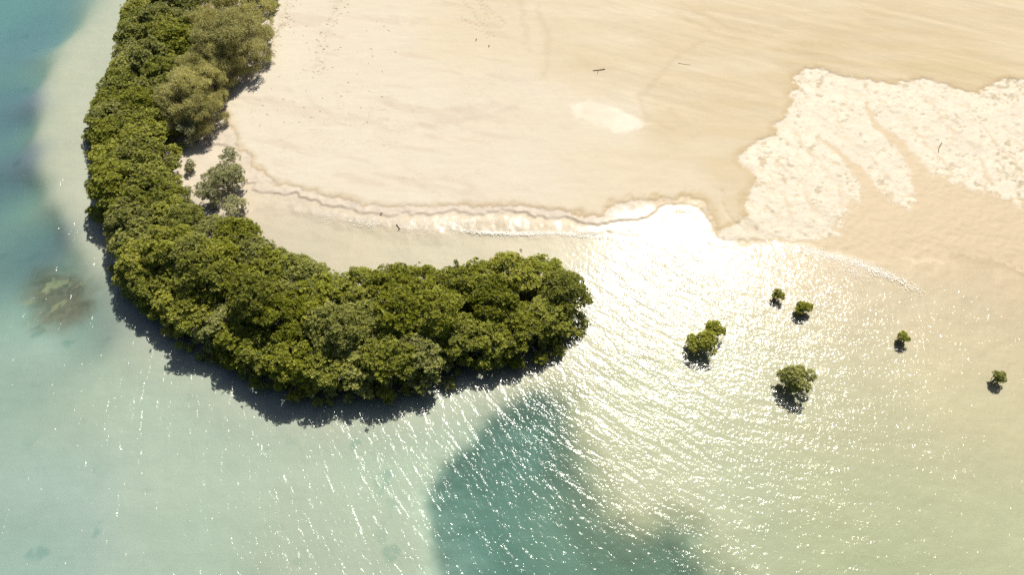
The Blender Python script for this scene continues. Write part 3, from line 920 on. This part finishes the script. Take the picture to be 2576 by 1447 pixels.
def along(q):
    best = (1e9, 0, 0)
    for i in range(len(CENTRE) - 1):
        a, b = CENTRE[i], CENTRE[i + 1]; d = b - a; L = np.linalg.norm(d)
        t = np.clip(((q - a) @ d) / L ** 2, 0, 1); p = a + d * t
        dist = np.linalg.norm(q - p)
        if dist < best[0]:
            best = (dist, cs[i] + t * L, dist * np.sign(d[0] * (q - a)[1] - d[1] * (q - a)[0]))
    return best[1], best[2]


rows = {'sea': [], 'mid': [], 'shore': []}
sd_p = sdf(pts[:, 0], pts[:, 1], GROVE)
for q, s_ in zip(pts, sd_p):
    a_, lat = along(q)
    rows['mid' if s_ < -2.3 else ('sea' if lat > 0 else 'shore')].append((a_, lat, q, s_))
ROWTXT = {'sea': "mangrove on the thicket's outer open-water edge, {} tree from the rounded right-hand tip",
          'mid': "mangrove inside the thicket's dense middle, {} tree from the rounded right-hand tip",
          'shore': "mangrove on the thicket's inner edge facing the sand, {} tree from the right-hand tip"}
for key in ('sea', 'mid', 'shore'):
    rows[key].sort(key=lambda r: r[0])
    for i, (a_, lat, q, s_) in enumerate(rows[key]):
        x, y = q
        z = max(ground_z(x, y), -.5)
        edge = key != 'mid'
        hh = {'sea': .70, 'mid': .86, 'shore': .78}[key] * rng.uniform(.86, 1.14)
        if key == 'mid' and a_ < 42: hh *= 1.10 + .22 * sm(-.5, 1.5, lat)
        if key == 'sea' and a_ < 42: hh *= 1.08 + .12 * sm(30, 42, a_)
        if a_ > 42: hh *= .95
        wdt = rng.uniform(.86, 1.06)
        t_ = empty('mangrove_tree', (x, y, z), rng.uniform(0, 6.28), (wdt, wdt, hh))
        tag(t_, ROWTXT[key].format(ordinal(i + 1)), 'tree', 'mangrove trees of the curved thicket')
        me, tm_ = MV[rng.integers(0, len(MV))]
        part('trunk', tm_, t_); part('crown', me, t_)
        if edge:
            for k in range(4):
                part('prop_root', RM[k % 3], t_, (0, 0, .1), k * 1.57 + rng.uniform(-.3, .3))

# one thin shoot stands apart behind the crest
p = at(1146, 648, 3.6)
t_ = empty('mangrove_sapling', (p[0], p[1], max(ground_z(*p), -.4)), 0, (.45, .45, 2.6))
tag(t_, 'thin lone mangrove shoot rising above the crest of the thicket by the lagoon', 'sapling')
me, st_ = sapling_variant(40, .7, 1.5, 70)
part('stem', st_, t_); part('crown', me, t_)

# ------------------------------------------------------------------ feathery trees and shrubs behind the thicket
FV = [feathery_variant(i) for i in range(5)]
feath = [(577, 14, 3.2, 1.05, 'olive feathery tree at the top edge of the picture, behind the broad grey-green one'),
         (590, 80, 3.0, 1.15, 'broadest grey-green feathery tree, overhanging the white sand'),
         (545, 70, 3.0, .95, 'grey-green feathery tree wedged between broadest feathery tree and dark mangroves'),
         (548, 150, 2.8, .80, 'rounded grey-green feathery tree just below the broadest one'),
         (500, 165, 2.8, .75, 'small feathery tree between the mangroves and the rounded feathery tree'),
         (528, 205, 2.4, .72, 'low dark feathery tree beside the fallen branch on the sand'),
         (475, 235, 2.8, .95, 'pale grey feathery tree at the head of the dark hollow'),
         (430, 255, 2.8, .80, 'pale feathery tree pressed against the mangroves left of the dark hollow'),
         (505, 285, 2.2, .72, 'drooping feathery tree between the dark hollow and the pink root ledge')]
for i, (px, py, zc, sc, lab) in enumerate(feath):
    p = at(px, py, zc * sc)
    t_ = empty('feathery_tree', (p[0], p[1], ground_z(*p) - .03), rng.uniform(0, 6.28), (sc, sc, sc * .95))
    tag(t_, lab, 'tree', 'feathery trees on the sand behind the mangroves')
    me, tm_ = FV[i % 5]
    part('trunk', tm_, t_); part('crown', me, t_)
p = at(655, 2, 1.2)
t_ = empty('mangrove_tree', (p[0], p[1], ground_z(*p) - .03), 1.0, (.8, .7, .55))
tag(t_, 'dark green bush on the sand at the top edge of the picture', 'bush')
part('trunk', MV[3][1], t_); part('crown', MV[3][0], t_)
SV = [shrub_variant(i) for i in range(4)]
shr = [(490, 340, .8, .95, 'dark sprawling shrub under the drooping feathery tree, above the sandy clearing'),
       (572, 415, .9, .85, 'pale airy shrub at the right of the sandy clearing, upper half of the pair'),
       (572, 458, .9, 1.15, 'dense grey-green shrub at the foot of the pale airy one, beside the scarp'),
       (543, 440, .7, .8, 'thin pale shrub leaning into the sandy clearing from the dense grey-green one'),
       (540, 492, .6, .9, 'grey twiggy shrub between the sandy clearing and the green mangroves'),
       (465, 502, .4, .6, 'low sparse shrub on the lower left rim of the sandy clearing'),
       (482, 420, .35, .5, 'tiny tuft of shrub alone in the middle of the sandy clearing'),
       (605, 520, .6, .8, 'thin pale shrub where the mangroves meet the lagoon sand'),
       (420, 405, .5, .55, 'dry brown-twigged shrub on the left rim of the sandy clearing')]
for i, (px, py, zc, sc, lab) in enumerate(shr):
    p = at(px, py, zc)
    t_ = empty('shrub', (p[0], p[1], ground_z(*p) - .03), rng.uniform(0, 6.28), sc)
    tag(t_, lab, 'shrub', 'grey shrubs round the sandy clearing')
    part('stem', SV[i % 4][1], t_); part('crown', SV[i % 4][0], t_)

# ------------------------------------------------------------------ young mangroves standing in the open water
sap = [(1773, 860, 1.25, 1.45, 420, 0, 'large round young mangrove in glittering water with a smaller one touching it behind'),
       (1798, 826, .78, 1.15, 220, 0, 'small young mangrove touching the back of the large round one in glittering water'),
       (1992, 950, 1.3, 1.5, 440, .5, 'largest young mangrove standing alone in shallow water, lopsided to the right'),
       (2022, 773, .62, 1.0, 170, .1, 'compact dark young mangrove in water, between a wispy one and the lone largest'),
       (1957, 739, .46, .85, 60, .4, 'wispy thin young mangrove in water nearest to the beach'),
       (2271, 849, .5, .8, 90, .5, 'tiny leaning young mangrove alone in water, second from the right edge'),
       (2512, 948, .5, .75, 90, .6, 'tiny mangrove in shallow tan water closest to the right edge')]
for i, (px, py, R, H, cnt, skew, lab) in enumerate(sap):
    zc = H * .47
    p = at(px, py, zc)
    t_ = empty('young_mangrove', (p[0], p[1], 0.0), 0.0)
    tag(t_, lab, 'mangrove', 'young mangroves standing in the water')
    me, st_ = sapling_variant(i, R * .93, H * .86, int(cnt * 1.5), skew)
    part('stem', st_, t_); part('crown', me, t_)

# ------------------------------------------------------------------ driftwood and twigs
def stick(px_pts, rad, lab, forks=(), name='driftwood_stick', cat='stick'):
    P = []
    for (px, py) in px_pts:
        q = at(px, py); P.append((q[0], q[1], ground_z(*q) + rad * .8))
    P = np.array(P); org = P[0].copy()
    lst = [(P - org, np.linspace(rad, rad * .5, len(P)))]
    for fk in forks:
        Q = []
        for k, (px, py) in enumerate(fk):
            q = at(px, py); Q.append((q[0], q[1], ground_z(*q) + rad * .8 + .03 * k))
        Q = np.array(Q); lst.append((Q - org, np.linspace(rad * .7, rad * .3, len(Q))))
    o = bpy.data.objects.new(name, tubes_mesh(name, lst, WOOD, 6)); COL.objects.link(o); o.location = org
    tag(o, lab, cat)


stick([(1520, 186), (1508, 188), (1500, 189), (1490, 190)], .05, 'forked brown driftwood stick lying on bare sand near the top centre', [[(1504, 188), (1503, 192), (1502, 197)]])
stick([(2366, 364), (2361, 372), (2358, 380), (2358, 388)], .045, 'curved dark twig lying on the pale crusted flat at the right')
stick([(2640 * .6453, 258 * .6453), (2665 * .6453, 262 * .6453), (2690 * .6453, 264 * .6453)], .02, 'thin pale twig on tan sand right of the forked driftwood')
stick([(1546 * .6453, 876 * .6453), (1553 * .6453, 885 * .6453), (1559 * .6453, 893 * .6453)], .045, 'small forked branch washed up at the lagoon waterline', [[(1559 * .6453, 893 * .6453), (1550 * .6453, 898 * .6453)]])
stick([(1484 * .6453, 838 * .6453), (1492 * .6453, 837 * .6453)], .06, 'short black twig just below the clay scarp')
stick([(570, 203), (585, 205), (600, 214), (607, 216)], .07, 'fallen grey branch on white sand beside the feathery trees', [[(585, 205), (597, 206), (604, 208)], [(578, 204), (590, 211)]])
stick([(1199, 113), (1198, 117)], .06, 'short brown twig on tan sand below the footprints, left of a similar one')
stick([(1231, 128), (1230, 132)], .06, 'short brown twig on tan sand below the footprints, right of a similar one')
# foam left by the wash: thin flakes on the water and the wet sand
fr_ = np.random.default_rng(88)
FV_, FF_ = [], []


def foam_line(px, n, spread, size, skip=.5):
    P = D(*px); L = np.concatenate([[0], np.cumsum(np.linalg.norm(np.diff(P, axis=0), axis=1))])
    for _ in range(n):
        u = fr_.uniform(0, L[-1])
        if fr_.uniform() > min(1.0, 4.0 * min(u, L[-1] - u) / L[-1]): continue
        if vnoise(np.array([u * .9]), np.array([len(px) * 3.3]), 9)[0] < skip: continue
        i = min(np.searchsorted(L, u, side='right') - 1, len(P) - 2)
        q = P[i] + (P[i + 1] - P[i]) * ((u - L[i]) / (L[i + 1] - L[i])) + fr_.normal(0, spread, 2)
        z = max(ground_z(*q), 0.0) + .006
        r = size * .40 * fr_.uniform(.3, 1.4); a0 = fr_.uniform(0, 6.28); o = len(FV_)
        FV_.append((q[0], q[1], z + .004))
        for k in range(7):
            rr = r * fr_.uniform(.5, 1.2); a = a0 + k * .8976
            FV_.append((q[0] + 1.6 * rr * math.cos(a), q[1] + rr * math.sin(a), z))
        for k in range(7):
            FF_.append((o, o + 1 + k, o + 1 + (k + 1) % 7))


foam_line([(1930, 612), (2000, 622), (2080, 640), (2160, 662), (2240, 695), (2335, 742)], 3600, .24, .055, .2)
foam_line([(2020, 650), (2100, 668), (2180, 695), (2260, 722)], 1500, .4, .045, .35)
foam_line([(800, 540), (900, 556), (1000, 570), (1100, 575)], 2000, .28, .05, .3)
foam_line([(1100, 572), (1200, 584), (1300, 588), (1400, 585), (1500, 595), (1600, 605)], 4200, .12, .05, .15)
foam_line([(2120, 560), (2150, 590), (2170, 640)], 120, .8, .03, .3)
foam_line([(2330, 560), (2450, 640), (2550, 700)], 160, 1.6, .035, .3)
fm, nt = new_mat('sea_foam'); N = NT(nt)
out = N.n('OutputMaterial'); bs = N.n('BsdfPrincipled', Roughness=.6); tc = N.n('TexCoord')
nz = N.n('TexNoise', Scale=20.0, Detail=3.0); N.l(tc.outputs['Object'], nz.inputs['Vector'])
N.l(N.ramp(nz.outputs[0], [(.3, (.72, .69, .62)), (.7, (.86, .84, .79))]), bs.inputs['Base Color'])
N.l(bs.outputs[0], out.inputs['Surface'])
foam = mesh_obj('sea_foam', np.array(FV_), faces_tri=np.array(FF_), mat=fm)
tag(foam, 'thin broken lines of white foam along the waterline', 'foam', kind='stuff')

# leaf and needle litter, too small to count
rl = np.random.default_rng(77)
lst = []
for k in range(200):
    if k < 95:
        tt = rl.uniform(0, 1); q = wl[min(int(tt * 5), 4)] + (wl[min(int(tt * 5), 4) + 1] - wl[min(int(tt * 5), 4)]) * (tt * 5 % 1) + rl.normal(0, .55, 2)
    elif k < 150:
        tt = rl.uniform(0, 1); q = wl2[min(int(tt * 4), 3)] + (wl2[min(int(tt * 4), 3) + 1] - wl2[min(int(tt * 4), 3)]) * (tt * 4 % 1) + rl.normal(0, .8, 2)
    else:
        q = at(rl.uniform(640, 1000), rl.uniform(60, 330))
    a = rl.normal(-.35, .5); L = rl.uniform(.06, .32)
    z = ground_z(*q) + .012
    lst.append(([(q[0], q[1], z), (q[0] + L * .5 * math.cos(a), q[1] + L * .5 * math.sin(a), z + .02), (q[0] + L * math.cos(a), q[1] + L * math.sin(a), z)], [.010, .012, .008]))
lit = bpy.data.objects.new('twig_litter', tubes_mesh('twig_litter', lst, WOOD, 4)); COL.objects.link(lit)
tag(lit, 'scattered brown twigs and needles in wrack lines on white sand', 'litter', kind='stuff')
print('TREES', {k: len(v) for k, v in rows.items()})
